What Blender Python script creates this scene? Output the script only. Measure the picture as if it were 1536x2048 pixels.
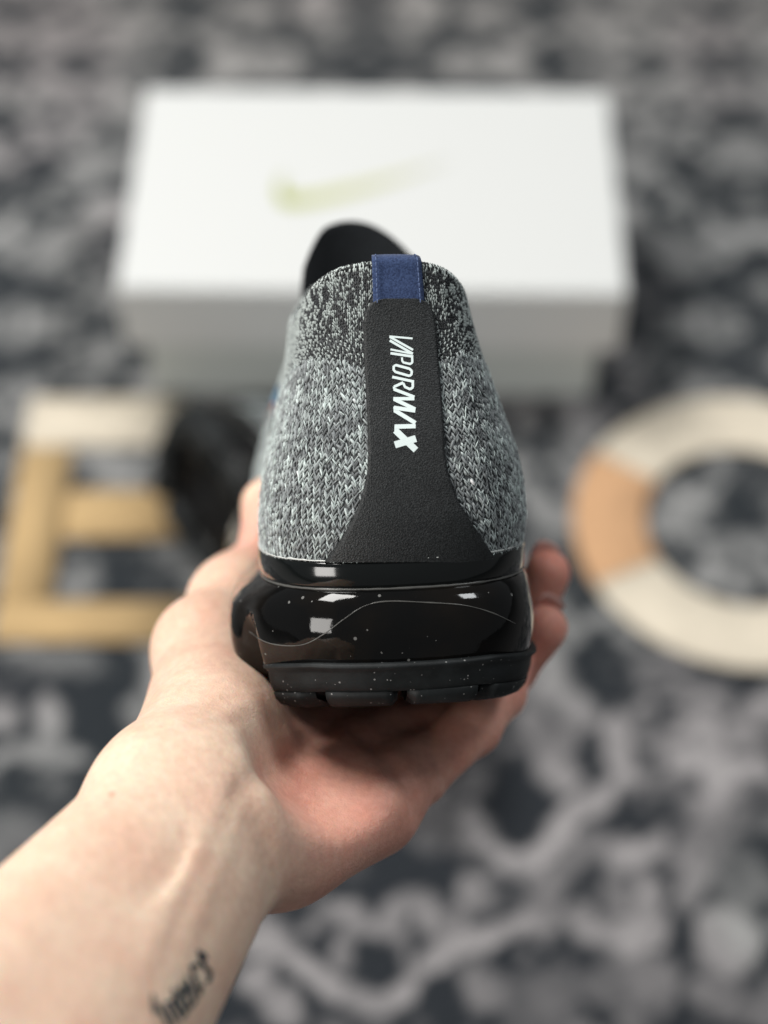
import bpy, math, random
import numpy as np
from mathutils import Vector, Matrix
from mathutils.bvhtree import BVHTree
random.seed(7); rng = np.random.default_rng(7)
for o in list(bpy.data.objects): bpy.data.objects.remove(o)
SC = bpy.context.scene; COL = SC.collection
R = math.radians

# ------------------------------------------------------------------ camera
PITCH, CAM_H = R(52.0), 0.93
FPX, CX, CY = 3538.0, 768.0, 1024.0
cd = bpy.data.cameras.new('camera'); cam = bpy.data.objects.new('camera', cd); COL.objects.link(cam)
cam.location = (0, 0, CAM_H); cam.rotation_euler = (math.pi/2 - PITCH, 0, 0)
cd.sensor_fit = 'VERTICAL'; cd.sensor_height = 36; cd.lens = 36*FPX/2048
cd.clip_start = 0.02; cd.clip_end = 50
cd.dof.use_dof = True; cd.dof.focus_distance = 0.500; cd.dof.aperture_fstop = 4.0; cd.dof.aperture_blades = 0
SC.camera = cam
SC.render.resolution_x, SC.render.resolution_y = 768, 1024

# ------------------------------------------------------------------ world and lamps (indoor: ceiling panels and an added fill, no sky)
W = bpy.data.worlds.new('World'); SC.world = W; W.use_nodes = True
W.node_tree.nodes['Background'].inputs[0].default_value = (0.93, 0.97, 1.0, 1)
W.node_tree.nodes['Background'].inputs[1].default_value = 0.14
def area(name, loc, target, sx, sy, power, col, roll=0):
    l = bpy.data.lights.new(name, 'AREA'); l.shape = 'RECTANGLE'; l.size = sx; l.size_y = sy; l.energy = power; l.color = col
    o = bpy.data.objects.new(name, l); COL.objects.link(o); o.location = loc
    o.rotation_euler = ((Vector(target)-Vector(loc)).to_track_quat('-Z', 'Y').to_matrix() @ Matrix.Rotation(R(roll), 3, 'Z')).to_euler()
    return o
area('ceiling_panel', (-0.98, 1.40, 2.10), (0.0, 0.45, 0.5), 0.85, 0.75, 45, (1.0, 0.98, 0.945))
area('ceiling_panel', (1.25, 1.15, 2.2), (0.05, 0.6, 0.3), 0.5, 0.5, 13, (0.95, 0.98, 1.0))
area('left_fill_panel', (-1.75, -0.75, 1.55), (0.0, 0.5, 0.35), 1.0, 1.0, 37, (1.0, 0.97, 0.93), 38)  # added fill lamp at left, brightens box front and skin; rolled for its reflection
SC.view_settings.view_transform = 'Standard'; SC.view_settings.look = 'None'
SC.view_settings.exposure = 0.2; SC.view_settings.gamma = 1.0; SC.view_settings.use_curve_mapping = False
SC.render.engine = 'CYCLES'
SC.cycles.use_denoising = True
try:
    SC.cycles.denoiser = 'OPENIMAGEDENOISE'; SC.cycles.denoising_input_passes = 'RGB_ALBEDO_NORMAL'
except Exception: pass
SC.cycles.max_bounces = 8

# ------------------------------------------------------------------ measuring helpers: view frame (x right, depth, up) and the room
FWD = np.array([0, math.cos(PITCH), -math.sin(PITCH)]); UPV = np.array([0, math.sin(PITCH), math.cos(PITCH)])
C2W = Matrix(((1, 0, 0, 0), (0, FWD[1], UPV[1], 0), (0, FWD[2], UPV[2], CAM_H), (0, 0, 0, 1)))
def q(px, py, d): return np.array([(px-CX)/FPX*d, d, (CY-py)/FPX*d])
def floor_pt(px, py, z=0.0):
    r = np.array([(px-CX)/FPX, 0, 0]) + FWD + UPV*(CY-py)/FPX
    t = (z-CAM_H)/r[2]; return np.array([0, 0, CAM_H]) + r*t

# ------------------------------------------------------------------ materials
def mat(name, col=(.5, .5, .5), rough=.5, **kw):
    m = bpy.data.materials.new(name); m.use_nodes = True
    b = m.node_tree.nodes['Principled BSDF']
    b.inputs['Base Color'].default_value = (*col, 1); b.inputs['Roughness'].default_value = rough
    for k, v in kw.items(): b.inputs[k.replace('_', ' ')].default_value = v
    return m
class NT:
    def __init__(s, m): s.t = m.node_tree; s.b = s.t.nodes['Principled BSDF']
    def n(s, typ, **kw):
        x = s.t.nodes.new(typ)
        for k, v in kw.items():
            if k.startswith('i_'): x.inputs[k[2:].replace('_', ' ')].default_value = v
            else: setattr(x, k, v)
        return x
    def l(s, a, b): s.t.links.new(a, b)
    def co(s): return s.n('ShaderNodeTexCoord').outputs['Object']
    def noise(s, scale, detail=4, co=None, rough=.55):
        x = s.n('ShaderNodeTexNoise'); x.inputs['Scale'].default_value = scale; x.inputs['Detail'].default_value = detail
        x.inputs['Roughness'].default_value = rough
        s.l(co or s.co(), x.inputs['Vector']); return x.outputs['Fac']
    def ramp(s, f, stops):
        x = s.n('ShaderNodeValToRGB'); e = x.color_ramp.elements
        while len(e) < len(stops): e.new(.5)
        for i, (p, c) in enumerate(stops): e[i].position = p; e[i].color = (*c, 1)
        s.l(f, x.inputs['Fac']); return x.outputs['Color']
    def bump(s, f, strength, dist, prev=None):
        x = s.n('ShaderNodeBump'); x.inputs['Strength'].default_value = strength; x.inputs['Distance'].default_value = dist
        s.l(f, x.inputs['Height'])
        if prev is not None: s.l(prev, x.inputs['Normal'])
        return x.outputs['Normal']
    def mix(s, f, a, b, typ='MIX'):
        x = s.n('ShaderNodeMix', data_type='RGBA', blend_type=typ)
        if hasattr(f, 'links'): s.l(f, x.inputs[0])
        else: x.inputs[0].default_value = f
        for v, i in ((a, 6), (b, 7)):
            if hasattr(v, 'links'): s.l(v, x.inputs[i])
            else: x.inputs[i].default_value = (*v, 1)
        return x.outputs[2]
    def attr(s, name): return s.n('ShaderNodeAttribute', attribute_name=name).outputs['Color']

def m_yarn():
    m = mat('yarn', rough=.85); t = NT(m); t.l(t.attr('col'), t.b.inputs['Base Color'])
    t.b.inputs['Sheen Weight'].default_value = .25; t.b.inputs['Specular IOR Level'].default_value = .2
    return m
def m_leather():
    m = mat('grained_overlay', (.018, .019, .02), .5); t = NT(m)
    v = t.n('ShaderNodeTexVoronoi'); v.inputs['Scale'].default_value = 2100; t.l(t.co(), v.inputs['Vector'])
    n1 = t.bump(t.noise(3000, 2), .35, .0002); t.l(t.bump(v.outputs['Distance'], .5, .00025, n1), t.b.inputs['Normal'])
    c = t.ramp(t.noise(2600, 2), [(.42, (.008, .009, .0095)), (.62, (.027, .030, .031))])
    t.l(c, t.b.inputs['Base Color'])
    t.b.inputs['Specular IOR Level'].default_value = .35
    return m
def specks(t, scale, lo, amount_scale):
    """dust specks: small bright voronoi dots, thicker in patches"""
    v = t.n('ShaderNodeTexVoronoi'); v.inputs['Scale'].default_value = scale; t.l(t.co(), v.inputs['Vector'])
    rnd = t.n('ShaderNodeSeparateColor'); t.l(v.outputs['Color'], rnd.inputs[0])
    sz = t.n('ShaderNodeMath', operation='POWER'); t.l(rnd.outputs[1], sz.inputs[0]); sz.inputs[1].default_value = 1.8
    s2 = t.n('ShaderNodeMath', operation='MULTIPLY'); t.l(sz.outputs[0], s2.inputs[0]); s2.inputs[1].default_value = lo*1.25
    d = t.n('ShaderNodeMath', operation='LESS_THAN'); t.l(s2.outputs[0], d.inputs[1]); t.l(v.outputs['Distance'], d.inputs[0])
    k = t.n('ShaderNodeMath', operation='MULTIPLY'); t.l(rnd.outputs[0], k.inputs[0]); t.l(t.noise(amount_scale, 2), k.inputs[1])
    g = t.n('ShaderNodeMath', operation='GREATER_THAN'); g.inputs[1].default_value = .30; t.l(k.outputs[0], g.inputs[0])
    f = t.n('ShaderNodeMath', operation='MULTIPLY'); t.l(d.outputs[0], f.inputs[0]); t.l(g.outputs[0], f.inputs[1])
    return f.outputs[0]
def m_air():
    m = mat('smoked_air_unit', (.004, .0037, .0033), .045); t = NT(m)
    t.b.inputs['Specular IOR Level'].default_value = .32
    f = specks(t, 420, .17, 60)
    t.l(t.mix(f, t.ramp(t.noise(38, 3), [(.45, (.003, .003, .003)), (.75, (.009, .0065, .0045))]), (.15, .15, .145)), t.b.inputs['Base Color'])
    r = t.ramp(t.noise(90, 5), [(.4, (.03,)*3), (.75, (.11,)*3)]); t.l(r, t.b.inputs['Roughness'])
    t.l(t.bump(t.noise(700, 3), .05, .0004, t.bump(t.noise(42, 2), .2, .003)), t.b.inputs['Normal'])
    return m
def m_rubber():
    m = mat('dusty_rubber', (.013, .015, .016), .6); t = NT(m); t.b.inputs['Specular IOR Level'].default_value = .28
    f = specks(t, 900, .22, 45)
    c = t.ramp(t.noise(140, 5), [(.35, (.006, .0075, .008)), (.7, (.016, .019, .020))])
    t.l(t.mix(f, c, (.24, .24, .235)), t.b.inputs['Base Color'])
    t.l(t.bump(t.noise(900, 3), .2, .0003), t.b.inputs['Normal'])
    return m
def m_cloth(name, a, b, scale):
    m = mat(name, rough=.9); t = NT(m)
    c = t.ramp(t.noise(scale, 3), [(.35, a), (.65, b)]); t.l(c, t.b.inputs['Base Color'])
    t.l(t.bump(t.noise(scale, 2), .6, .0003), t.b.inputs['Normal']); t.b.inputs['Sheen Weight'].default_value = .2 if name.startswith('navy') else .03; t.b.inputs['Specular IOR Level'].default_value = .2
    return m
def m_skin():
    m = mat('skin', rough=.48); t = NT(m)
    base = t.attr('col')
    mott = t.mix(1.0, t.ramp(t.noise(70, 6), [(.3, (.95, .82, .79)), (.7, (1.03, 1.04, 1.03))]), t.ramp(t.noise(420, 5), [(.35, (.93, .90, .89)), (.65, (1.03, 1.03, 1.03))]), 'MULTIPLY')
    t.l(t.mix(1.0, base, mott, 'MULTIPLY'), t.b.inputs['Base Color'])
    t.b.inputs['Subsurface Weight'].default_value = .45; t.b.inputs['Subsurface Radius'].default_value = (1, .32, .16)
    t.b.inputs['Subsurface Scale'].default_value = .0055
    t.b.inputs['Specular IOR Level'].default_value = .35
    b1 = t.bump(t.noise(150, 6, rough=.65), .45, .0011)
    v = t.n('ShaderNodeTexVoronoi'); v.inputs['Scale'].default_value = 1500; t.l(t.co(), v.inputs['Vector'])
    t.l(t.bump(v.outputs['Distance'], .3, .0003, b1), t.b.inputs['Normal'])
    return m
def m_carpet():
    m = mat('patterned_rug', rough=.95); t = NT(m)
    c = t.mix(1.0, t.attr('col'), t.ramp(t.noise(420, 3), [(.3, (.72,)*3), (.7, (1.25,)*3)]), 'MULTIPLY')
    t.l(c, t.b.inputs['Base Color']); t.b.inputs['Sheen Weight'].default_value = .15; t.b.inputs['Specular IOR Level'].default_value = .1
    t.l(t.bump(t.noise(700, 2), .6, .003), t.b.inputs['Normal'])
    return m
M = dict(yarn=m_yarn(), strip=m_leather(), air=m_air(), rubber=m_rubber(), skin=m_skin(), carpet=m_carpet(),
         base=mat('knit_backing', (.10, .107, .11), .95),
         navy=m_cloth('navy_webbing', (.018, .032, .085), (.045, .075, .17), 1800),
         black=m_cloth('black_lining', (.003, .004, .005), (.008, .010, .012), 900),
         white=mat('white_print', (.74, .84, .83), .6), thread=mat('navy_thread', (.09, .13, .25), .8),
         seam=mat('weld_seam', (.09, .09, .085), .3), rand=mat('gloss_rand', (.004, .005, .005), .12),
         glue=mat('glue_residue', (.62, .64, .62), .35), swoosh=mat('blue_print', (.10, .20, .30), .6),
         orange=mat('orange_print', (.55, .16, .05), .6), nail=mat('nail', (.62, .38, .33), .3),
         ink=mat('tattoo_ink', (.03, .038, .045), .55))

# ------------------------------------------------------------------ object helpers
def obj(name, verts, faces, m, parent=None, smooth=True, col=None, kind=None):
    me = bpy.data.meshes.new(name); verts = np.asarray(verts, dtype=np.float32).reshape(-1, 3)
    if isinstance(faces, np.ndarray):
        nf, k = faces.shape
        me.vertices.add(len(verts)); me.vertices.foreach_set('co', verts.ravel())
        me.loops.add(nf*k); me.loops.foreach_set('vertex_index', faces.astype(np.int32).ravel())
        me.polygons.add(nf); me.polygons.foreach_set('loop_start', np.arange(0, nf*k, k, dtype=np.int32))
        me.update(calc_edges=True)
    else:
        me.from_pydata(verts.tolist(), [], [list(f) for f in faces]); me.update()
    me.polygons.foreach_set('use_smooth', [smooth]*len(me.polygons))
    if col is not None:
        a = me.color_attributes.new('col', 'FLOAT_COLOR', 'POINT')
        c = np.ones((len(verts), 4), np.float32); c[:, :3] = col; a.data.foreach_set('color', c.ravel())
    me.materials.append(m); o = bpy.data.objects.new(name, me); COL.objects.link(o)
    if parent: o.parent = parent
    if kind: o['kind'] = kind
    return o
def empty(name, mw=None):
    o = bpy.data.objects.new(name, None); COL.objects.link(o); o.empty_display_size = .02
    if mw is not None: o.matrix_world = mw
    return o
def tag(o, label, cat, group=None):
    o['label'] = label; o['category'] = cat
    if group: o['group'] = group
def grid_faces(nr, nc, closed=False):
    r = np.arange(nr-1)[:, None]; c = np.arange(nc if closed else nc-1)[None]
    a = r*nc+c; b = r*nc+(c+1) % nc
    return np.stack([a, b, b+nc, a+nc], -1).reshape(-1, 4)
def cr(pts, n):
    """Catmull-Rom through pts (open), n samples"""
    p = np.asarray(pts, float); p = np.vstack([2*p[0]-p[1], p, 2*p[-1]-p[-2]])
    u = np.linspace(0, len(p)-3-1e-9, n); i = u.astype(int); f = (u-i)[:, None]
    a, b, c, d = p[i], p[i+1], p[i+2], p[i+3]
    return .5*((2*b)+(c-a)*f+(2*a-5*b+4*c-d)*f**2+(3*b-a-3*c+d)*f**3)
def tube(path, rad, sides=6):
    p = np.asarray(path, float); t = np.gradient(p, axis=0); t /= np.linalg.norm(t, axis=1)[:, None]+1e-12
    up = np.array([.13, .97, .2]); s = np.cross(t, up); s /= np.linalg.norm(s, axis=1)[:, None]; v = np.cross(s, t)
    a = np.arange(sides)*2*math.pi/sides
    rad = np.broadcast_to(np.asarray(rad, float), (len(p),))
    V = p[:, None]+rad[:, None, None]*(np.cos(a)[None, :, None]*s[:, None]+np.sin(a)[None, :, None]*v[:, None])
    return V.reshape(-1, 3), grid_faces(len(p), sides, True)
def smoothstep(a, b, x):
    t = np.clip((x-a)/(b-a), 0, 1); return t*t*(3-2*t)
def box_mesh(x0, x1, y0, y1, z0, z1, bev):
    import bmesh
    bm = bmesh.new(); bmesh.ops.create_cube(bm, size=1)
    for v in bm.verts: v.co = ((x0+x1)/2+v.co.x*(x1-x0), (y0+y1)/2+v.co.y*(y1-y0), (z0+z1)/2+v.co.z*(z1-z0))
    if bev: bmesh.ops.bevel(bm, geom=bm.edges[:], offset=bev, segments=2, affect='EDGES')
    bm.verts.index_update()
    return [tuple(v.co) for v in bm.verts], [[v.index for v in f.verts] for f in bm.faces]

# ------------------------------------------------------------------ the rug
def vnoise(x, y, seed, octaves=3):
    out = np.zeros_like(x); amp = 1; tot = 0
    for o in range(octaves):
        g = np.random.default_rng(seed+o*17).random((64, 64))
        xi = np.floor(x).astype(int); yi = np.floor(y).astype(int); fx = x-xi; fy = y-yi
        fx = fx*fx*(3-2*fx); fy = fy*fy*(3-2*fy)
        a = g[yi % 64, xi % 64]; b = g[yi % 64, (xi+1) % 64]; c = g[(yi+1) % 64, xi % 64]; d = g[(yi+1) % 64, (xi+1) % 64]
        out += amp*((a*(1-fx)+b*fx)*(1-fy)+(c*(1-fx)+d*fx)*fy); tot += amp; amp *= .55; x = x*2.03+3.1; y = y*2.03+7.7
    return out/tot
def build_rug():
    n = 420; xs = np.linspace(-.75, .75, n); ys = np.linspace(.05, 1.85, int(n*1.2))
    X, Y = np.meshgrid(xs, ys)
    per = .30
    mx = np.abs(((X+.015)/per) % 2-1)*per; my = np.abs((Y/per) % 2-1)*per*1.0
    wx = mx+.02*(vnoise(X*9, Y*9, 3)-.5); wy = my+.02*(vnoise(X*9+5, Y*9, 4)-.5)
    a = vnoise(wx*34, wy*34, 11, 2); b = vnoise(wx*62+9, wy*62, 21, 2)
    L = smoothstep(.50, .60, a)*.5+smoothstep(.55, .66, b)*.32+.30*(smoothstep(.42, .62, vnoise(wx*120+4, wy*120, 91, 2))-.4)
    ring = np.abs(np.hypot(mx-.13, my-.12)-.07); L = np.maximum(L, .7*smoothstep(.014, .006, ring)*(b > .42))
    # the scrolls and blossoms that can be made out in the near part of the rug
    X0, Y0 = X.copy(), Y.copy(); worn = .45+.9*vnoise(X*55+3, Y*55, 71, 3)
    X = X0+.016*(vnoise(X0*38, Y0*38, 81, 2)-.5)+.008*(vnoise(X0*95, Y0*95, 83, 2)-.5); Y = Y0+.016*(vnoise(X0*38+7, Y0*38, 82, 2)-.5)+.008*(vnoise(X0*95+7, Y0*95, 84, 2)-.5)
    def seg(pts, w, k, org=(400, 1400), sc=1.352):
        P = [floor_pt(org[0]+x/sc, org[1]+y/sc)[:2] for x, y in pts]; r = w/sc/3000/2
        if len(P) > 2: P = list(cr(P, len(P)*5))
        d = np.full(X.shape, 9.)
        if len(P) == 1: d = np.hypot(X-P[0][0], Y-P[0][1])
        for p0, p1 in zip(P[:-1], P[1:]):
            dx, dy = p1[0]-p0[0], p1[1]-p0[1]; tt = np.clip(((X-p0[0])*dx+(Y-p0[1])*dy)/(dx*dx+dy*dy+1e-12), 0, 1)
            d = np.minimum(d, np.hypot(X-p0[0]-tt*dx, Y-p0[1]-tt*dy))
        nonlocal L
        f = smoothstep(r*1.3, r*.7, d); L = L*(1-f)+k*np.clip(worn, 0, 1.05)*f
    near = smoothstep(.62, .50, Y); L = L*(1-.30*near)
    for pts, w, k in [
        ([(465, 700)], 330, .10), ([(850, 270)], 240, .06), ([(560, 470)], 180, .05), ([(1290, 620)], 150, .08),
        ([(170, 640), (270, 700), (360, 780), (460, 815), (560, 775), (640, 700), (740, 640), (850, 600), (930, 590)], 62, .95),
        ([(310, 590), (390, 548), (440, 615), (480, 635), (530, 565), (590, 545), (630, 595)], 52, .8),
        ([(405, 610), (385, 700)], 44, .7), ([(520, 620), (555, 700)], 44, .7),
        ([(720, 300), (770, 400), (850, 440), (930, 400), (1020, 290), (1085, 265)], 66, .95),
        ([(850, 440), (935, 490), (940, 580)], 48, .75), ([(735, 510)], 80, .8),
        ([(1005, 575), (1080, 632), (1160, 640), (1212, 580), (1190, 520)], 58, .95), ([(1115, 445), (1235, 400)], 62, .95),
        ([(1290, 180), (1540, 190)], 64, 1.0), ([(1390, 60), (1390, 255)], 64, 1.0), ([(1350, 310)], 110, .8),
        ([(1140, 60), (1145, 230)], 66, .85), ([(880, 60), (985, 210)], 80, .8), ([(1000, 40)], 110, .8), ([(745, 200)], 100, .85),
        ([(1440, 640)], 150, .95), ([(1335, 420), (1318, 545)], 60, .8), ([(1460, 490)], 130, .55), ([(1500, 90)], 70, .85),
        ([(150, 760)], 90, .75), ([(225, 830)], 80, .75), ([(780, 780)], 95, .75), ([(910, 810)], 170, .42), ([(1235, 760)], 130, .6),
        ([(1080, 780)], 110, .5), ([(1400, 800)], 120, .6), ([(640, 330)], 120, .5)]:
        seg(pts, w, k)
    for pts, w, k in [([(250, 750)], 700, .07), ([(500, 420), (640, 800)], 200, .06), ([(290, 640), (300, 950)], 150, .8), ([(60, 890), (450, 930)], 150, .8), ([(15, 680)], 180, .85),
                      ([(330, 400), (560, 380)], 150, .45), ([(60, 1330)], 260, .45)]:
        seg(pts, w, k, (0, 1200), 2.926)
    X, Y = X0, Y0
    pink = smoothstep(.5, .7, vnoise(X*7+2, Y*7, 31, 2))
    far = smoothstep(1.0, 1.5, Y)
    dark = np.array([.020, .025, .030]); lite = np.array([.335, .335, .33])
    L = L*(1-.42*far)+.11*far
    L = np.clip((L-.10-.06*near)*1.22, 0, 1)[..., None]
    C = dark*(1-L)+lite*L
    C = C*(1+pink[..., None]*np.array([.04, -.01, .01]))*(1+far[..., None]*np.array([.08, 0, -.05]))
    Z = .0012*(vnoise(X*160, Y*160, 41, 2)-.5)
    V = np.stack([X, Y, Z], -1).reshape(-1, 3)
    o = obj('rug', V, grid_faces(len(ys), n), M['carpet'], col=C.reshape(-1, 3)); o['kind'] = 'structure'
    o['label'] = 'dark grey rug with pale scrolling ornament'
    # plain rug and floor carried on beyond what the picture shows
    f = obj('floor', [(-6, -4, -.01), (6, -4, -.01), (6, 8, -.01), (-6, 8, -.01)], [(0, 1, 2, 3)], mat('plain_floor', (.12, .12, .12), .8)); f['kind'] = 'structure'
build_rug()

# ------------------------------------------------------------------ letters lying on the rug
def fabric(name, c):
    m = mat(name, c, .9); t = NT(m)
    k = t.ramp(t.noise(38, 5), [(.3, tuple(x*.86 for x in c)), (.7, tuple(min(1, x*1.08) for x in c))]); t.l(k, t.b.inputs['Base Color'])
    t.l(t.bump(t.noise(600, 2), .5, .001), t.b.inputs['Normal']); return m
CREAM = fabric('cream_pile', (.66, .59, .475)); TAN = fabric('tan_pile', (.50, .345, .168)); ROSE = fabric('rose_tan_pile', (.55, .325, .175))
def build_letters():
    a = floor_pt(62, 800); b = floor_pt(345, 1290); xl = a[0]; H = a[1]-b[1]; y0 = b[1]; y1 = a[1]
    e = empty('rug_letter', Matrix.Translation((xl, y0, 0))); tag(e, 'cream and tan capital letter E lying on the dark rug', 'letter', 'letters on the rug')
    st = .035; xr = floor_pt(368, 850)[0]
    def blk(nm, x0, x1, ya, yb, m):
        v, f = box_mesh(x0-xl, x1-xl, ya-y0, yb-y0, .001, .005, .0018); obj(nm, v, f, m, e, True)
    yc = floor_pt(100, 900)[1]; ym0, ym1 = floor_pt(130, 1083)[1], floor_pt(130, 985)[1]; yb1 = floor_pt(130, 1205)[1]
    blk('top_arm', xl, xr, yc, y1, CREAM); blk('stem', xl, xl+st, yb1, yc-.0005, TAN)
    blk('middle_arm', xl+st+.0005, floor_pt(388, 1030)[0], ym0, ym1, TAN); blk('bottom_arm', xl, xr+.018, y0, yb1-.0005, TAN)
    # letter O
    top = floor_pt(1490, 800)[1]; bot = floor_pt(1490, 1345)[1]; ro = (top-bot)/2; cy = (top+bot)/2
    cx = floor_pt(1147, 1075)[0]+ro; ri = ro*.575
    o = empty('rug_letter', Matrix.Translation((cx, cy, 0))); tag(o, 'cream ring-shaped letter O with a tan block, on the rug at right', 'letter', 'letters on the rug')
    prof = [(ri, .001), (ri, .0035), (ri+.002, .005), (ro-.002, .005), (ro, .0035), (ro, .001)]
    def arc(nm, a0, a1, m):
        th = np.linspace(a0, a1, 60)
        V = [(r*math.cos(t), r*math.sin(t), z) for t in th for r, z in prof]; n = len(prof)
        F = grid_faces(60, n, True).tolist(); F.append(list(range(n))); F.append([59*n+i for i in range(n)][::-1])
        obj(nm, V, F, m, o, True)
    s = .0012
    a_hi = math.pi-math.asin(min(1, (floor_pt(1200, 942)[1]-cy)/((ro+ri)/2))); a_lo = math.pi+math.asin(min(1, (cy-floor_pt(1200, 1150)[1])/((ro+ri)/2)))
    arc('tan_block', a_hi+s, a_lo-s, ROSE); arc('cream_arc', a_lo, a_hi+2*math.pi, CREAM)
build_letters()

# ------------------------------------------------------------------ shoe box
def build_box():
    card = mat('white_card', (.62, .63, .62), .55); t = NT(card)
    t.l(t.bump(t.noise(120, 3), .05, .001), t.b.inputs['Normal'])
    card2 = mat('box_card', (.50, .53, .51), .6)
    h = .115; n = floor_pt(235, 583, h); f = floor_pt(1240, 180, h); xr = floor_pt(1260, 583, h)[0]
    x0, x1, y0, y1 = n[0], xr, n[1], f[1]
    e = empty('shoe_box', Matrix.Translation(((x0+x1)/2, (y0+y1)/2, 0)) @ Matrix.Rotation(R(-.8), 4, 'Z'))
    tag(e, 'closed white cardboard shoe box lying on the rug', 'box')
    w, d = (x1-x0)/2, (y1-y0)/2; lid = .055
    v, fa = box_mesh(-w, w, -d, d, h-lid, h, .0015); lo = obj('lid', v, fa, card, e, False)
    v, fa = box_mesh(-w+.012, w-.012, -d+.012, d-.012, .001, h-lid+.003, .0015); obj('tray', v, fa, card2, e, False)
    # curved tick mark printed on the lid
    def lp(px, py): p = floor_pt(px, py, h); return p[0]-(x0+x1)/2, p[1]-(y0+y1)/2
    top = cr([lp(572, 345), lp(566, 372), lp(585, 391), lp(640, 386), lp(760, 357), lp(905, 318)], 40)
    bot = cr([lp(572, 345), lp(553, 378), lp(565, 412), lp(620, 412), lp(750, 378), lp(905, 318)], 40)
    V = [(x, y, h+.0006) for x, y in top]+[(x, y, h+.0006) for x, y in bot]
    F = [(i, i+1, 41+i, 40+i) for i in range(39)]
    foil = mat('lime_foil', (.5, .55, .12), .35); t = NT(foil)
    sx = t.n('ShaderNodeSeparateXYZ'); t.l(t.co(), sx.inputs[0])
    mr = t.n('ShaderNodeMapRange'); t.l(sx.outputs[0], mr.inputs[0]); mr.inputs[1].default_value = -.068; mr.inputs[2].default_value = .05
    t.l(t.ramp(mr.outputs[0], [(0, (.34, .38, .07)), (.25, (.47, .49, .22)), (1, (.56, .56, .44))]), t.b.inputs['Base Color'])
    obj('printed_tick', V, F, foil, lo)
build_box()

# ------------------------------------------------------------------ sneaker
ZB = .0405
ROWS = [  # bottom outline x, y | top line x, y, z  (half shoe, heel to toe)
    (0, .000, 0, .0150, .1235), (.018, .0030, .0125, .0172, .1222), (.030, .0130, .0205, .0265, .1175), (.0365, .030, .0245, .044, .1105),
    (.0378, .055, .0270, .066, .107), (.0362, .085, .0255, .086, .111), (.0350, .110, .0180, .103, .119), (.0365, .135, .0080, .118, .118),
    (.041, .165, .003, .145, .102), (.0425, .20, .001, .18, .082), (.041, .235, .0002, .215, .067), (.033, .265, .0001, .24, .058),
    (.016, .282, 0, .255, .053), (0, .286, 0, .258, .052)]
NS, NV = 560, 64
def build_outline():
    half = np.array(ROWS); left = half.copy(); left[:, 0] *= -1; left[:, 2] *= -1
    half = half.copy(); half[1:7, 0] += .0016; half[1:7, 2] += .0022
    loop = np.vstack([left, half[-2:0:-1]]); n = len(loop)
    p = np.vstack([loop[-1], loop, loop[0], loop[1]]); u = np.linspace(0, n, 4000, endpoint=False); i = u.astype(int); f = (u-i)[:, None]
    a, b, c, d = p[i], p[i+1], p[i+2], p[i+3]
    P = .5*((2*b)+(c-a)*f+(2*a-5*b+4*c-d)*f**2+(3*b-a-3*c+d)*f**3)
    seg = np.linalg.norm(np.diff(np.vstack([P, P[:1]])[:, :2], axis=0), axis=1); s = np.concatenate([[0], np.cumsum(seg)]); tot = s[-1]
    k = np.linspace(0, tot, NS, endpoint=False); PP = np.vstack([P, P[:1]])
    return np.stack([np.interp(k, s, PP[:, j]) for j in range(5)], 1), tot
OUT, PERIM = build_outline()
def spring(V):
    V = np.array(V, float); y = V[..., 1]; V[..., 2] += .014*np.clip((y-.19)/.095, 0, None)**2
    V[..., 2] -= .0046*(1-np.clip(1-np.maximum(y, 0)/.04, 0, 1)**1.6)*np.clip((.036-V[..., 2])/.02, 0, 1); return V
tg = np.roll(OUT[:, :2], -1, 0)-np.roll(OUT[:, :2], 1, 0); tg /= np.linalg.norm(tg, axis=1)[:, None]
NRM = np.stack([tg[:, 1], -tg[:, 0]], 1)*1.0
if NRM[0] @ np.array([0, -1]) < 0: NRM = -NRM
ARC = (np.arange(NS)/NS)*PERIM; ARC = np.where(ARC > PERIM/2, ARC-PERIM, ARC)   # signed: 0 heel, plus = left
def sdx(s): return (np.asarray(s)/PERIM*NS) % NS
def upper_grid():
    v = np.linspace(0, 1, NV)
    kr = np.interp(v, [0, .08, .18, .32, .45, .58, .70, .82, .92, 1], [0, -.06, -.07, .05, .22, .46, .66, .83, .94, 1.0])
    ker = np.array([1, 2, 3, 2, 1.]); ker /= ker.sum(); kr = np.convolve(np.pad(kr, 2, mode='edge'), ker, 'valid')
    tf = np.sin(v*math.pi/2)**.95; kf = 1-np.cos(v*math.pi/2)
    wr = 1-smoothstep(.075, .15, OUT[:, 1])
    k = kr[:, None]*wr[None]+kf[:, None]*(1-wr)[None]; z = v[:, None]*wr[None]+tf[:, None]*(1-wr)[None]
    k = k-.17*np.sin(v*math.pi)[:, None]*(wr*smoothstep(.0, .03, -ARC))[None]
    B = OUT[:, :2]; T = OUT[:, 2:4]
    xy = B[None]+(T-B)[None]*k[..., None]; zz = ZB-.003+(OUT[:, 4]-ZB+.003)[None]*z
    return spring(np.concatenate([xy, zz[..., None]], -1))
UG = upper_grid()
def grid_normals(G):
    ds = np.roll(G, -1, 1)-np.roll(G, 1, 1); dv = np.gradient(G, axis=0)
    n = np.cross(ds, dv); n /= np.linalg.norm(n, axis=-1)[..., None]+1e-12
    if n[10, 0, 1] > 0: n = -n
    return n, ds, dv
UN, UDS, UDV = grid_normals(UG)
def samp(G, s, v):
    x = sdx(s); i = np.floor(x).astype(int) % NS; f = (x-np.floor(x))[..., None]; j1 = (i+1) % NS
    y = np.clip(np.asarray(v)*(NV-1), 0, NV-1.001); r = np.floor(y).astype(int); g = (y-r)[..., None]
    return (G[r, i]*(1-f)+G[r, j1]*f)*(1-g)+(G[r+1, i]*(1-f)+G[r+1, j1]*f)*g
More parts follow.
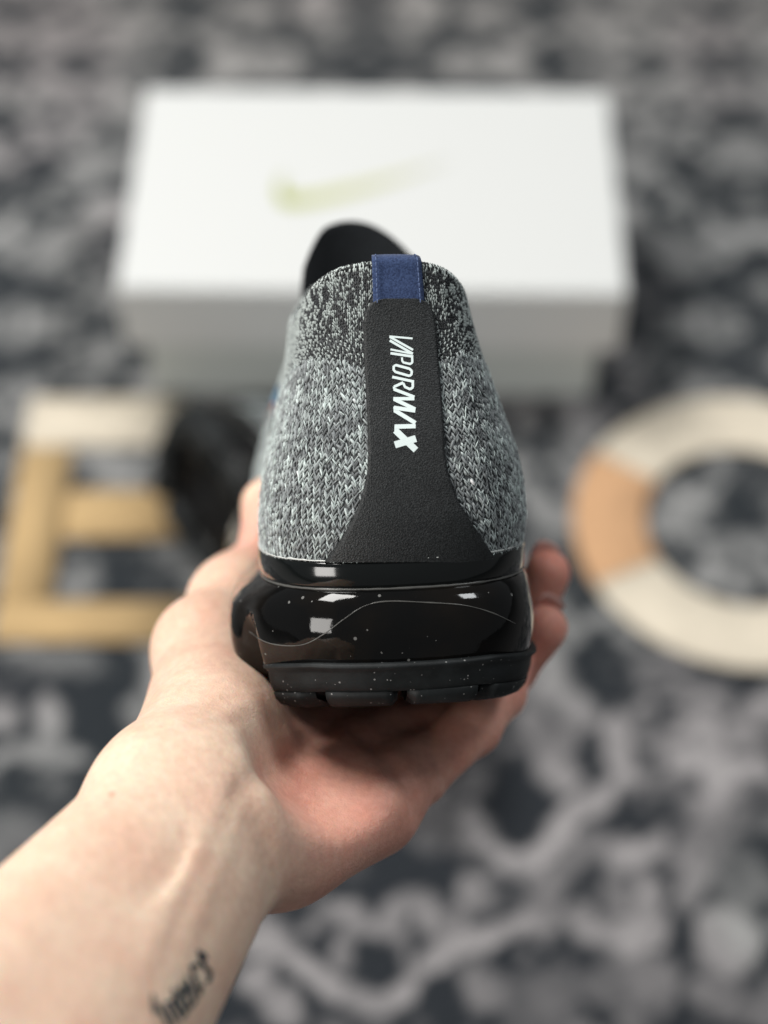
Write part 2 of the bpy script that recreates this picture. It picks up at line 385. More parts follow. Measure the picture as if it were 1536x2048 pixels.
# where the shoe is: heel-bottom point and attitude in the view frame
YAW, TIP, ROLL = R(3.6), R(6.0), R(2.4)
f_ = np.array([-math.sin(YAW)*math.cos(TIP), math.cos(YAW)*math.cos(TIP), math.sin(TIP)])
u0 = np.array([0, 0, 1.]); r_ = np.cross(f_, u0); r_ /= np.linalg.norm(r_); u_ = np.cross(r_, f_)
r2 = r_*math.cos(ROLL)+u_*math.sin(ROLL); u2 = u_*math.cos(ROLL)-r_*math.sin(ROLL)
loc = q(806, 1411, .501)
S2C = Matrix(((r2[0], f_[0], u2[0], loc[0]), (r2[1], f_[1], u2[1], loc[1]), (r2[2], f_[2], u2[2], loc[2]), (0, 0, 0, 1)))
S2W = C2W @ S2C
C2S = S2C.inverted()
def caster(V, F):
    bvh = BVHTree.FromPolygons([tuple(v) for v in np.asarray(V).reshape(-1, 3)], [tuple(int(i) for i in f) for f in F])
    org = C2S @ Vector((0, 0, 0))
    def cast(px, py):
        d = (C2S.to_3x3() @ Vector(q(px, py, 1.0))).normalized()
        h, n, _, _ = bvh.ray_cast(org, d)
        if h is None: return None, None
        if n.dot(d) > 0: n = -n
        return np.array(h), np.array(n)
    return cast

def legs(C, D, N, L, Wd, H, col):
    """little yarn lengths: centre, direction, normal; 10 vertices each"""
    n = len(C); D = D/(np.linalg.norm(D, axis=1)[:, None]+1e-12); S = np.cross(N, D)
    V = np.empty((n, 10, 3)); L = np.broadcast_to(L, (n,))[:, None]; Wd = np.broadcast_to(Wd, (n,))[:, None]; H = np.broadcast_to(H, (n,))[:, None]
    V[:, 0] = C-D*L/2-N*H*.3; V[:, 9] = C+D*L/2-N*H*.3
    for k, t in ((1, -.24), (5, .24)):
        c = C+D*L*t
        V[:, k] = c+S*Wd/2; V[:, k+1] = c+N*H; V[:, k+2] = c-S*Wd/2; V[:, k+3] = c-N*H*.5
    T = []
    for a, b in ((0, 1), (1, 2), (2, 3), (3, 0)):
        T += [(0, 1+b, 1+a), (9, 5+a, 5+b), (1+a, 1+b, 5+b), (1+a, 5+b, 5+a)]
    T = np.array(T); F = (np.arange(n)*10)[:, None, None]+T[None]
    return V.reshape(-1, 3), F.reshape(-1, 3), np.repeat(col, 10, axis=0)

def build_shoe():
    root = empty('sneaker', S2W)
    # --- upper shell
    shell = obj('upper', UG, grid_faces(NV, NS, True), M['base'], root)
    cast = caster(UG, grid_faces(NV, NS, True))
    # --- knit stitches
    mer = np.concatenate([np.zeros((1, NS)), np.cumsum(np.linalg.norm(np.diff(UG, axis=0), axis=-1), 0)])    # arc length up each meridian
    zlim = .0935
    def zone(pitch_s, pitch_v, smax, collar):
        ss = np.arange(-PERIM/2 if smax is None else -smax, PERIM/2 if smax is None else smax, pitch_s)
        S, V_, Rr, Cc = [], [], [], []
        for ci, s in enumerate(ss):
            m = mer[:, int(sdx(s)) % NS]; rows = np.arange(.003, m[-1]-.0004, pitch_v)
            v = np.interp(rows, m, np.linspace(0, 1, NV)); p = samp(UG, np.full(len(v), s), v)
            zb = zlim+.004*np.sin(np.abs(s)*60)-.04*np.clip(np.abs(s)-.06, 0, .1)
            top = (p[:, 2] > zb) & (p[:, 1] < .125)
            keep = top if collar else ~top
            S += [s]*keep.sum(); V_ += list(v[keep]); Rr += list(np.arange(len(v))[keep]); Cc += [ci]*keep.sum()
        return np.array(S), np.array(V_), np.array(Rr), np.array(Cc)
    # body knit: chevron columns
    ps, pv = .00198, .00122
    S, V_, Rr, Cc = zone(ps, pv, None, False)
    n = len(S); jit = rng.normal(0, 1, (n, 2)); lean = np.sign(S)*smoothstep(.0, .03, np.abs(S))
    s0 = S+.00018*jit[:, 0]; v0 = V_+.004*jit[:, 1]
    P = samp(UG, s0, v0); N = samp(UN, s0, v0); N /= np.linalg.norm(N, axis=1)[:, None]
    A = samp(UDS, s0, v0); A /= np.linalg.norm(A, axis=1)[:, None]; B = np.cross(N, A); B *= np.sign(B[:, 2:3])
    clump = vnoise(S*420+40, V_*30+Cc*.37, 5, 2); fine = rng.random(n)
    tone = np.clip((clump-.5)*.85+.60+(fine-.5)*.5, 0, 1)
    lite = np.array([.52, .585, .57]); mid = np.array([.235, .255, .26]); dark = np.array([.085, .092, .096])
    colr = np.where(tone[:, None] < .5, dark+(mid-dark)*(tone[:, None]*2), mid+(lite-mid)*(tone[:, None]*2-1))
    VV, FF, CCc = [], [], []; off = 0
    for side in (-1, 1):
        ang = .50+.14*rng.normal(0, 1, n)
        # columns lean outwards, so one leg of each chevron stands steeper than the other
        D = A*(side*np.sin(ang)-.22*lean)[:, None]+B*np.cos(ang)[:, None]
        c = colr*(1+.16*rng.normal(0, 1, (n, 1)))*(1.12 if side == 1 else .82)  # side light put into the yarn colour: one leg lighter, the other darker
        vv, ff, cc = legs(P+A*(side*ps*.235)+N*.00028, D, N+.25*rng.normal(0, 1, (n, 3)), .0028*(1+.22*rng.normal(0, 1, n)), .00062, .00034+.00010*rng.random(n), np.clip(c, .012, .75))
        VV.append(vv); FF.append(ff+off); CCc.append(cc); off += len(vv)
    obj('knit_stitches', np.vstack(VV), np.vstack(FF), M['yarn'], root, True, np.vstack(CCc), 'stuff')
    # loose light fibres that stand off the chevrons
    k = rng.integers(0, n, 2600); D = A[k]*rng.normal(0, .5, (len(k), 1))+B[k]
    vv, ff, cc = legs(P[k]+N[k]*.0007, D, N[k], .0026, .00026, .0002, np.tile(np.array([[.55, .63, .61]]), (len(k), 1)))
    obj('loose_fibres', vv, ff, M['yarn'], root, True, cc, 'stuff')
    # collar knit: fine black and white rib
    ps, pv = .00084, .00086
    S, V_, Rr, Cc = zone(ps, pv, .17, True); n = len(S)
    s0 = S+.00012*rng.normal(0, 1, n); v0 = V_+.002*rng.normal(0, 1, n)
    P = samp(UG, s0, v0); N = samp(UN, s0, v0); N /= np.linalg.norm(N, axis=1)[:, None]
    A = samp(UDS, s0, v0); A /= np.linalg.norm(A, axis=1)[:, None]; B = np.cross(N, A); B *= np.sign(B[:, 2:3])
    low = smoothstep(.108, .102, P[:, 2]); sg = np.where(S > 0, 1, -1)
    tw = ((Cc*sg*2+Rr) % 5 < 1.5)
    white = np.where(rng.random(n) < low*.85, tw, vnoise(Cc*.85, Rr*.5, 9, 1)+.55*(rng.random(n)-.5) > .51)
    c = np.where(white[:, None], np.array([[.41, .455, .44]])*(.7+.4*rng.random((n, 1))), np.array([[.020, .022, .024]])*(1+rng.random((n, 1))))
    D = A*(.42*low*sg+.35*rng.normal(0, 1, n))[:, None]+B
    vv, ff, cc = legs(P+N*.0002, D, N, np.where(white, .0014, .0011), np.where(white, .00050, .0006), np.where(white, .00042, .00028), c)
    obj('collar_stitches', vv, ff, M['yarn'], root, True, cc, 'stuff')
    # --- rim and lining of the opening
    rows = []; op = 1-smoothstep(.10, .125, OUT[:, 3]); cen = np.array([0, .062])
    inw = cen[None]-OUT[:, 2:4]; inw /= np.linalg.norm(inw, axis=1)[:, None]+1e-9
    for o, dz in ((0, -.0006), (.0002, .0006), (.0012, .0015), (.0026, .0012), (.0036, -.0006), (.0042, -.004), (.0035, -.016), (.001, -.035), (-.004, -.06)):
        xy = OUT[:, 2:4]+inw*(o*op)[:, None]; z = OUT[:, 4]+dz*op-(1-op)*.0015; rows.append(np.concatenate([xy, z[:, None]], 1))
    ln = obj('collar_lining', spring(np.array(rows)), grid_faces(len(rows), NS, True), M['black'], root)
    ring = spring(np.array(rows)); k = np.where(np.abs(ARC) < .155)[0]
    for rr in (.55, 1.1, 1.65, 2.2, 2.75):
        r0 = int(rr); fr0 = rr-r0; kk = np.repeat(k, 2); jj = (rng.random(len(kk))*.9)[:, None]; k2 = (kk+1) % NS
        a_ = ring[r0]*(1-fr0)+ring[r0+1]*fr0; p_ = a_[kk]*(1-jj)+a_[k2]*jj; dn = ring[r0+1][kk]-ring[r0][kk]; al = a_[k2]-a_[kk]
        n_ = np.cross(al, dn); n_ /= np.linalg.norm(n_, axis=1)[:, None]+1e-12; n_ *= np.sign(n_[:, 2:3]+1e-9)
        wh = rng.random(len(kk)) < .5; c_ = np.where(wh[:, None], np.array([[.5, .55, .53]]), np.array([[.014, .016, .017]]))
        vv, ff, cc = legs(p_+n_*.0002, dn+al*rng.normal(0, .4, (len(kk), 1)), n_, .0015, .0007, .0004, c_)
        obj('rim_stitches', vv, ff, M['yarn'], ln, True, cc, 'stuff')
    # --- tongue: rounded flap rising in front of the opening
    na, nb = 33, 26; a = np.linspace(-1, 1, na); V = []
    for side in (0, 1):
        for b in np.linspace(0, 1, nb):
            for x in a:
                e_ = abs(x+.22); pk = .1440-.0150*e_**2.1-.035*max(0, -x-.62)**1.6
                w = .0265*(1-.10*b**3)
                z = .085+(pk-.085)*b
                V.append((x*w*.93+.0012, .122+.018*b-.022*x*x*(1-.25*b)+side*.006*(1-b**6*.6), z))
    F = grid_faces(nb, na).tolist(); F += (grid_faces(nb, na)+na*nb)[:, ::-1].tolist()
    for i in range(na-1): j = (nb-1)*na+i; F.append((j, j+1, na*nb+j+1, na*nb+j))
    for i in range(nb-1):
        j = i*na; F.append((j, j+na, na*nb+j+na, na*nb+j)); j += na-1; F.append((j+na, j, na*nb+j, na*nb+j+na))
    obj('tongue', V, F, M['black'], root)
    # --- pull tab folded over the back of the collar
    sw = np.linspace(-.0094, .0094, 13); rows = []; nvs = np.linspace(.845, 1.0, 10)
    for v in nvs: rows.append(samp(UG, sw-.0045, np.full(13, v))+samp(UN, sw-.0045, np.full(13, v))*(.0010+.0002*(v > .9)))
    top = samp(UG, sw-.0045, np.full(13, 1.0)); nn = samp(UN, sw-.0045, np.full(13, 1.0))
    for o, dz in ((.0012, .0018), (0, .0032), (-.002, .0038), (-.004, .0030), (-.0054, .0), (-.0058, -.006), (-.005, -.016)):
        rows.append(top+nn*np.array([1, 1, 0])*o+np.array([0, 0, dz]))
    Vt = np.array(rows); tab = obj('pull_tab', Vt, grid_faces(len(rows), 13), M['navy'], root)
    md = tab.modifiers.new('thickness', 'SOLIDIFY'); md.thickness = .0008; md.offset = 1
    vv, ff = [], []; off = 0
    for cidx in (1, 11):
        for r in range(2, 13):
            p0 = Vt[r, cidx]; p1 = Vt[r+1, cidx]; n0 = samp(UN, np.array([0.]), np.array([.85]))[0]
            t_, f_2 = tube(np.array([p0+(p1-p0)*.1, p0+(p1-p0)*.4+n0*.0003, p0+(p1-p0)*.75])+n0*.0009, .00018, 5); vv.append(t_); ff.append(f_2+off); off += len(t_)
    obj('tab_stitching', np.vstack(vv), np.vstack(ff), M['thread'], tab)
    # --- heel strip
    ys = np.concatenate([[599, 600, 601.5, 603.5, 606, 610, 615, 622], np.linspace(630, 1122, 74)])
    Lx = np.interp(ys, [599, 602, 607, 615, 630, 650, 700, 800, 860, 905, 945, 980, 1010, 1050, 1085, 1122], [768, 755, 745, 736, 730, 728, 728, 733, 736, 737, 735, 728, 719, 700, 679, 652])
    Rx = np.interp(ys, [599, 602, 607, 615, 630, 650, 700, 800, 860, 905, 945, 980, 1010, 1050, 1085, 1122], [830, 843, 852, 859, 865, 869, 873, 882, 886, 888, 894, 905, 918, 943, 965, 990])
    def decal(ptsgrid, h, skirt=True):
        G = []; 
        for row in ptsgrid:
            rr = []
            for px, py in row:
                p, nn = cast(px, py)
                if p is None: p, nn = rr[-1] if rr else (np.zeros(3), np.array([0, -1, 0]))
                rr.append((p, nn))
            if skirt: G.append([rr[0][0]-rr[0][1]*.0002]+[p+nn*h for p, nn in rr]+[rr[-1][0]-rr[-1][1]*.0002])
            else: G.append([p+nn*h for p, nn in rr])
        return np.array(G)
    ncol = 24; fr = np.linspace(0, 1, ncol)
    G = decal([[(l+(r-l)*t, y) for t in fr] for l, r, y in zip(Lx, Rx, ys)], .00135)
    G = np.vstack([(G[:1]+(G[:1]-G[1:2])*.1)-np.array([0, -.0014, 0]), G])
    strip = obj('heel_strip', G, grid_faces(*G.shape[:2]), M['strip'], root)
    castS = caster(G, grid_faces(*G.shape[:2]))
    # --- printed word, one mesh for each letter, strokes traced as bars
    z4 = lambda x, y: np.array([720+x/7.061, 640+y/7.062])
    LET = [
        [((415, 233), (742, 262), 27), ((418, 238), (748, 424), 32)],
        [((420, 290), (745, 478), 36), ((745, 480), (430, 416), 28)],
        [((430, 470), (752, 518), 36), ((735, 510), (738, 605), 32), ((740, 600), (705, 625), 32), ((715, 625), (615, 603), 32), ((622, 610), (592, 575), 30), ((596, 585), (592, 530), 28)],
        [((478, 655), (512, 636), 34), ((505, 638), (700, 690), 36), ((695, 688), (732, 722), 34), ((732, 718), (726, 775), 34), ((728, 770), (695, 792), 34), ((700, 793), (498, 735), 36), ((502, 737), (472, 705), 34), ((474, 712), (476, 650), 34)],
        [((455, 805), (762, 872), 38), ((745, 865), (745, 955), 36), ((748, 950), (705, 982), 36), ((712, 982), (630, 945), 36), ((640, 955), (608, 890), 34), ((612, 885), (480, 945), 38)],
        [((478, 940), (490, 990), 36), ((478, 978), (768, 1090), 44), ((768, 1113), (470, 1113), 48), ((480, 1118), (778, 1262), 54), ((780, 1283), (478, 1240), 56)],
        [((490, 1225), (495, 1300), 40), ((490, 1278), (782, 1456), 58), ((785, 1500), (488, 1508), 62)],
        [((506, 1500), (506, 1600), 40), ((500, 1560), (790, 1838), 92), ((492, 1765), (790, 1675), 98)]]
    nm = ['letter_v', 'letter_a', 'letter_p', 'letter_o', 'letter_r', 'letter_m', 'letter_a', 'letter_x']
    for li, bars in enumerate(LET):
        V, F = [], []
        for bi, (p0, p1, w) in enumerate(bars):
            p0, p1 = np.array(p0, float), np.array(p1, float); d = p1-p0; ln_ = np.linalg.norm(d); d /= ln_; s = np.array([-d[1], d[0]])*w/2
            k = max(2, int(ln_/40)+1); base = len(V)
            for t in np.linspace(0, 1, k):
                for sg_ in (-1, 0, 1):
                    pp = z4(*(p0+d*ln_*t+s*sg_)); hit, nn = castS(*pp)
                    V.append(hit+nn*(.00012+.000012*bi) if hit is not None else (0, 0, 0))
            F += (grid_faces(k, 3)+base).tolist()
        obj(nm[li], V, F, M['white'], strip)
    # --- glossy rand under the knit
    def sweep(prof, mod=None):
        rows = []
        for o, z in prof:
            oo = np.full(NS, o) if mod is None else mod(o, z)
            rows.append(np.concatenate([OUT[:, :2]+NRM*oo[:, None], np.full((NS, 1), z)], 1))
        return spring(np.array(rows))
    rg = sweep([(-.0010, .0412), (.0006, .0418), (.0015, .0412), (.0019, .0400), (.0019, .0372), (.0016, .0350), (.0009, .0338), (-.001, .0330)])
    obj('rand', rg, grid_faces(len(rg), NS, True), M['rand'], root)
    # --- air unit with its lobes
    groove = [.0475, .085, .12, .155, .19, .225, -.082, -.115, -.15, -.185, -.22]
    def mod(o, z):
        g = sum(np.exp(-((ARC-c)/.0042)**2) for c in groove); lob = smoothstep(.030, .018, z); lo2 = smoothstep(.0345, .027, z)
        fwd = smoothstep(.028, .058, np.abs(ARC))
        return o-(.0070*g*lob)+fwd*lo2*np.where(ARC > 0, .0054, -.0022)
    prof = [(-.0006, .0345), (.0009, .0339), (.0026, .0325), (.0042, .0305), (.0054, .0280), (.0061, .0252), (.0063, .0225), (.0061, .0195), (.0056, .0170), (.0050, .0148), (.0046, .0132), (.0040, .0115), (.001, .0085)]
    ag = sweep(prof, mod); last = ag[-1].copy(); ex = []
    for k in (.7, .35, .02):
        l2 = last.copy(); l2[:, 0] *= k; l2[:, 1] = np.clip(.02*(1-k)+l2[:, 1], .0, .28-.02*(1-k)); ex.append(l2)
    ag = np.concatenate([ag, np.array(ex)])
    FA = grid_faces(len(ag), NS, True)
    air = obj('air_unit', ag, FA, M['air'], root)
    castA = caster(ag, FA)
    def surf_path(pts, n, c=castA, h=.0001):
        out = []
        for px, py in cr(pts, n):
            p, nn = c(px, py)
            if p is not None: out.append(p+nn*h)
        return np.array(out)
    for pts, n, r in (([(498, 1262), (530, 1283), (570, 1291), (610, 1288), (648, 1268), (690, 1237), (730, 1212), (775, 1203), (850, 1205), (930, 1211), (985, 1226), (1030, 1247)], 110, .00017),):
        sp = surf_path(pts, n); v, f = tube(sp, r*(.35+1.1*vnoise(np.arange(len(sp))*.31, np.zeros(len(sp)), 61, 2)), 6); obj('weld_seam', v, f, M['seam'], air)
    idx = np.where(np.abs(ARC) < .10)[0]; idx = idx[np.argsort(ARC[idx])]
    ring = np.concatenate([OUT[idx, :2]+NRM[idx]*.0012, (.0337+.00012*vnoise(ARC[idx]*500+99, ARC[idx]*0, 3, 2))[:, None]], 1)
    v, f = tube(ring, .00035*(.6+.8*vnoise(ARC[idx]*300+50, ARC[idx]*0+2, 8, 2)), 6); obj('weld_seam', v, f, M['seam'], air)
    # glue line where knit meets rand, broken and uneven
    j = vnoise(ARC[idx]*1100+77, ARC[idx]*0+1, 13, 3)
    ring = np.concatenate([OUT[idx, :2]+NRM[idx]*(.0013+.0003*j)[:, None], (.0419+.0006*(j-.5))[:, None]], 1)
    v, f = tube(ring, .00016+.0005*np.clip(j-.42, 0, 1)+.0008*np.clip(j-.38, 0, 1)*np.exp(-((ARC[idx]+.016)/.016)**2), 7); obj('glue_line', v, f, M['glue'], root)
    # --- outsole: heel cup with lip, lugs below it, further pods along the edges
    def pod(nm, s0, s1, prof, m, parent=None, taper=.004):
        k = max(8, int((s1-s0)/.0016)); ss = np.linspace(s0, s1, k); x = sdx(-ss); i = np.floor(x).astype(int) % NS; fr_ = (x-np.floor(x))[:, None]; i1 = (i+1) % NS
        b = OUT[i, :2]*(1-fr_)+OUT[i1, :2]*fr_; nn = NRM[i]*(1-fr_)+NRM[i1]*fr_
        e = np.minimum(ss-s0, s1-ss)/taper; e = np.clip(e, 0, 1); rd = np.sqrt(1-(1-e)**2)
        rows = []
        for o, z in prof:
            oo = o-(1-rd)*.0045-.0020*smoothstep(.02, .05, ss); zz = z if nm != 'lug' else z+(1-rd)*.0012*(z < .002)
            rows.append(np.concatenate([b+nn*oo[:, None], np.broadcast_to(zz, (k,))[:, None]], 1))
        G = spring(np.array(rows)); nr = len(rows); F = grid_faces(nr, k).tolist()
        F.append([r*k for r in range(nr)][::-1]); F.append([r*k+k-1 for r in range(nr)]); F += [[c, c+1, (nr-1)*k+c+1, (nr-1)*k+c][::-1] for c in range(k-1)]
        return obj(nm, G.reshape(-1, 3), F, m, parent or root)
    band = [(-.016, .0125), (.0030, .0136), (.0056, .0135), (.0067, .0129), (.0066, .0121), (.0054, .0113), (.0051, .0104), (.0048, .0082), (.0043, .0064), (.0036, .0050), (-.016, .0047)]
    lug = [(-.016, .0052), (.0031, .0052), (.0038, .0047), (.0032, .0028), (.0017, .0012), (-.0008, .0003), (-.004, 0), (-.016, 0)]
    cup = pod('outsole_cup', -.0440, .078, band, M['rubber'])
    for a0, a1 in ((-.0425, -.0266), (-.0224, -.0013), (.0013, .0222), (.0240, .0490), (.0512, .0765)): pod('lug', a0, a1, lug, M['rubber'], cup, .0018)
    small = [(-.014, .0105), (.0020, .0110), (.0042, .0100), (.0040, .0075), (.002, .0045), (-.002, .003), (-.014, .003)]
    for a0, a1 in ((-.082, -.051), (-.117, -.089), (-.152, -.124), (-.187, -.159), (-.222, -.194), (-.29, -.23), (.086, .112), (.119, .147), (.154, .182), (.189, .217), (.23, .29)): pod('outsole_pod', a0, a1, small, M['rubber'])
    # --- printed tick on the left side of the upper, with its orange edge
    for side in (-1, 1):
        t = np.linspace(0, 1, 40); s_t = .078+t*.12; v_t = .62-.30*t**.7; wd = .10*np.sin(np.clip(t*1.02, 0, 1)*math.pi)**.6*(1-.75*t)+.012
        for nm_, e0, e1, mm, hh in (('side_tick', 0, 1, M['swoosh'], .0013), ('tick_edge', -.16, .0, M['orange'], .0014)):
            rows = []
            for k_ in np.linspace(e0, e1, 5): rows.append(samp(UG, side*s_t, v_t+wd*(k_-.5))+samp(UN, side*s_t, v_t+wd*(k_-.5))*hh)
            obj(nm_, np.array(rows), grid_faces(5, 40), mm, root)
    return root
shoe = build_shoe()
tag(shoe, 'grey knit sneaker with black heel strip held up in the hand, heel to camera', 'sneaker', 'the pair of sneakers')
def copy_tree(o, parent=None):
    c = o.copy(); COL.objects.link(c)
    if parent: c.parent = parent
    for ch in list(o.children): copy_tree(ch, c)
    return c
other = copy_tree(shoe)
other['label'] = 'blurred second sneaker lying on its side on the rug, partly hidden, black sole showing'
p0 = floor_pt(318, 872, .064); yd = Vector((.52, -.854, 0)).normalized(); zd = Vector((.854*.893, .52*.893, -.45)).normalized(); xd = yd.cross(zd)
other.matrix_world = Matrix(((xd.x, yd.x, zd.x, p0[0]), (xd.y, yd.y, zd.y, p0[1]), (xd.z, yd.z, zd.z, .064), (0, 0, 0, 1)))

# ------------------------------------------------------------------ the hand (one continuous surface from a distance field)
H = dict(E0=q(398, 1640, .482)+(q(66, 2150, .402)-q(398, 1640, .482))*1.9, W=q(398, 1640, .482),
         c1=q(430, 1530, .516), c2=q(476, 1575, .512), c3=q(520, 1628, .505), c4=q(566, 1692, .496))
FING = {
    'index': ([q(640, 1412, .590), q(845, 1385, .620), q(960, 1300, .632), q(1015, 1240, .636)], [.0105, .0094, .0084, .0072]),
    'middle': ([q(705, 1438, .574), q(890, 1415, .596), q(1020, 1300, .606), q(1095, 1146, .600)], [.0108, .0095, .0083, .0080]),
    'ring': ([q(775, 1482, .558), q(935, 1432, .572), q(1022, 1338, .584), q(1089, 1256, .578)], [.0105, .0090, .0080, .0078]),
    'pinky': ([q(832, 1545, .538), q(945, 1455, .554), q(1002, 1388, .566), q(1022, 1338, .572)], [.0098, .0085, .0076, .0068])}
THUMB = ([q(410, 1490, .514), q(412, 1295, .572), q(468, 1202, .598), q(522, 1102, .614)], [.0165, .0134, .0120, .0082])
def build_hand():
    h = .00125; lo = np.array([-.165, .300, -.215]); hi = np.array([.072, .640, .030])
    nx, ny, nz = [int(v) for v in np.ceil((hi-lo)/h)]
    ax = [lo[i]+h*np.arange(n) for i, n in enumerate((nx, ny, nz))]
    D = np.full((nx, ny, nz), .05, np.float32)
    def sub(pmin, pmax):
        sl = []
        for i, n in enumerate((nx, ny, nz)):
            a = max(0, int((pmin[i]-lo[i])/h)); b = min(n, int((pmax[i]-lo[i])/h)+2); sl.append(slice(a, b))
        return tuple(sl)
    def local(sl): return np.meshgrid(*[ax[i][sl[i]].astype(np.float32) for i in range(3)], indexing='ij')
    def segd(Xs, a, b):
        d = b-a; L = d@d; px, py, pz = Xs[0]-a[0], Xs[1]-a[1], Xs[2]-a[2]
        t = np.clip((px*d[0]+py*d[1]+pz*d[2])/L, 0, 1)
        return np.sqrt((px-t*d[0])**2+(py-t*d[1])**2+(pz-t*d[2])**2), t
    def cap(a, b, ra, rb, k=.006):
        m = max(ra, rb)+k+.012; sl = sub(np.minimum(a, b)-m, np.maximum(a, b)+m); Xs = local(sl)
        d, t = segd(Xs, a, b); d = d-(ra+(rb-ra)*t); o = D[sl]
        hh = np.clip(.5+.5*(o-d)/k, 0, 1); D[sl] = o+(d-o)*hh-k*hh*(1-hh)
    def carve(pts, depth, w):
        pts = onskin(pts)
        nk = max(1, len(pts)-1)
        for ki, (a, b) in enumerate(zip(pts[:-1], pts[1:])):
            m = w*3+.004; sl = sub(np.minimum(a, b)-m, np.maximum(a, b)+m); Xs = local(sl); d, t = segd(Xs, a, b)
            g = depth*np.sin(math.pi*np.clip((t+ki)/nk*.9+.05, 0, 1))**.6*np.exp(-(d/w)**2); C[sl] = np.where(np.abs(g) > np.abs(C[sl]), g, C[sl])
    # forearm: two long bones side by side, flattened by the flesh between
    nW = np.array([.80, .06, -.60]); nW /= np.linalg.norm(nW)
    for t0, t1 in ((0, 1),):
        for off0, off1, r0, r1 in ((-.0270, -.0112, .0270, .0156), (.0153, .0115, .0230, .0156), (0, 0, .0238, .0168)):
            cap(H['E0']+nW*off0, H['W']+nW*off1, r0, r1, .016)
    cap(H['W']-nW*.011, H['c1'], .0158, .0150, .014); cap(H['W'], H['c2'], .0168, .0135, .014); cap(H['W']-nW*.009, q(440, 1425, .532), .0165, .0160, .016); cap(H['W']+nW*.011, H['c4'], .0160, .0145, .012)
    # palm: metacarpals, then the pads
    for c, f, ra in (('c1', 'index', .0125), ('c2', 'middle', .0120), ('c3', 'ring', .0120), ('c4', 'pinky', .0130)):
        cap(H[c], FING[f][0][0], ra, FING[f][1][0]+.0008, .009)
    cap(H['c4']+np.array([-.001, -.002, .001]), q(742, 1622, .524), .0160, .0140, .009)           # hypothenar pad
    cap(q(660, 1600, .528), q(780, 1552, .552), .0090, .0095, .008)
    cap(q(462, 1520, .514), q(448, 1345, .576), .0155, .0155, .010)                              # thenar pad
    cap(THUMB[0][0], q(430, 1360, .562), .0160, .0165, .010)
    cap(q(470, 1400, .580), q(620, 1410, .600), .0120, .0100, .010)                              # web to the index
    def chain(js, rs, k):
        for i in range(len(js)-1): cap(js[i], js[i+1], rs[i], rs[i+1], k)
        for j, r in list(zip(js, rs))[1:3]: cap(j, j+np.array([0, 0, 1e-4]), r*1.05, r*1.05, k)
    chain(THUMB[0], THUMB[1], .010); cap(q(530, 1065, .618), q(543, 1014, .626), .0085, .0112, .004)
    for nme in ('index', 'middle', 'ring', 'pinky'):
        # fingers meet their neighbours with a tight fold, not a weld
        chain(*FING[nme], .0022)
    hc = q(700, 1462, .492); sl = sub(hc-.05, hc+.05); Xs = local(sl); k = .010     # hollow of the cupped palm
    d = .0265-np.sqrt((Xs[0]-hc[0])**2+(Xs[1]-hc[1])**2+(Xs[2]-hc[2])**2); o_ = D[sl]
    hh = np.clip(.5+.5*(d-o_)/k, 0, 1); D[sl] = o_+(d-o_)*hh+k*hh*(1-hh)
    C = np.zeros_like(D)
    def onskin(pts):
        out = []
        for p in cr(pts, len(pts)*4):
            d0 = p/p[1]
            for dd in np.arange(.31, .64, .0006):
                g = [int((d0[i]*dd-lo[i])/h) for i in range(3)]
                if all(0 <= g[i] < D.shape[i] for i in range(3)) and D[g[0], g[1], g[2]] < 0: out.append(d0*dd); break
        return out
    # folds of the palm and wrist (carved), tendons and a vein (raised)
    carve([q(*p) for p in ((690, 1432, .53), (735, 1478, .519), (782, 1524, .505), (822, 1578, .495), (840, 1640, .490))], .0030, .0026)
    carve([q(*p) for p in ((857, 1425, .54), (866, 1500, .518), (893, 1565, .51), (905, 1590, .515))], .0022, .0016)
    carve([q(*p) for p in ((560, 1530, .465), (600, 1510, .475), (645, 1465, .49), (680, 1420, .51))], .0020, .0034)
    carve([q(*p) for p in ((470, 1600, .445), (520, 1545, .452), (560, 1530, .462))], .0012, .0034)
    carve([q(*p) for p in ((500, 1590, .446), (530, 1680, .440), (545, 1760, .440), (530, 1835, .440))], .0013, .0032)
    carve([q(*p) for p in ((400, 1660, .438), (350, 1740, .428), (300, 1800, .42))], .0008, .0045)
    carve([q(*p) for p in ((455, 1560, .45), (400, 1690, .435), (330, 1830, .415), (290, 1930, .40))], -.0009, .0040)
    carve([q(*p) for p in ((480, 1620, .445), (430, 1740, .43), (385, 1840, .418), (350, 1940, .405))], -.0007, .0034)
    carve([q(*p) for p in ((370, 1440, .455), (440, 1445, .455), (505, 1430, .462))], .0008, .0016)
    carve([q(*p) for p in ((370, 1400, .46), (430, 1402, .462), (490, 1390, .47))], .0007, .0014)
    carve([q(*p) for p in ((660, 1660, .46), (620, 1620, .46), (600, 1570, .465))], .0007, .0016)
    for js, rs in list(FING.values()):
        pass
    D = D+C
    # ---- surface nets
    inside = D < 0
    cnt = sum(inside[i:nx-1+i, j:ny-1+j, k:nz-1+k].astype(np.int8) for i in (0, 1) for j in (0, 1) for k in (0, 1))
    cell = (cnt > 0) & (cnt < 8); ids = np.full(cell.shape, -1, np.int64); I = np.argwhere(cell); ids[cell] = np.arange(len(I))
    acc = np.zeros((len(I), 3)); num = np.zeros(len(I))
    corners = [(i, j, k) for i in (0, 1) for j in (0, 1) for k in (0, 1)]
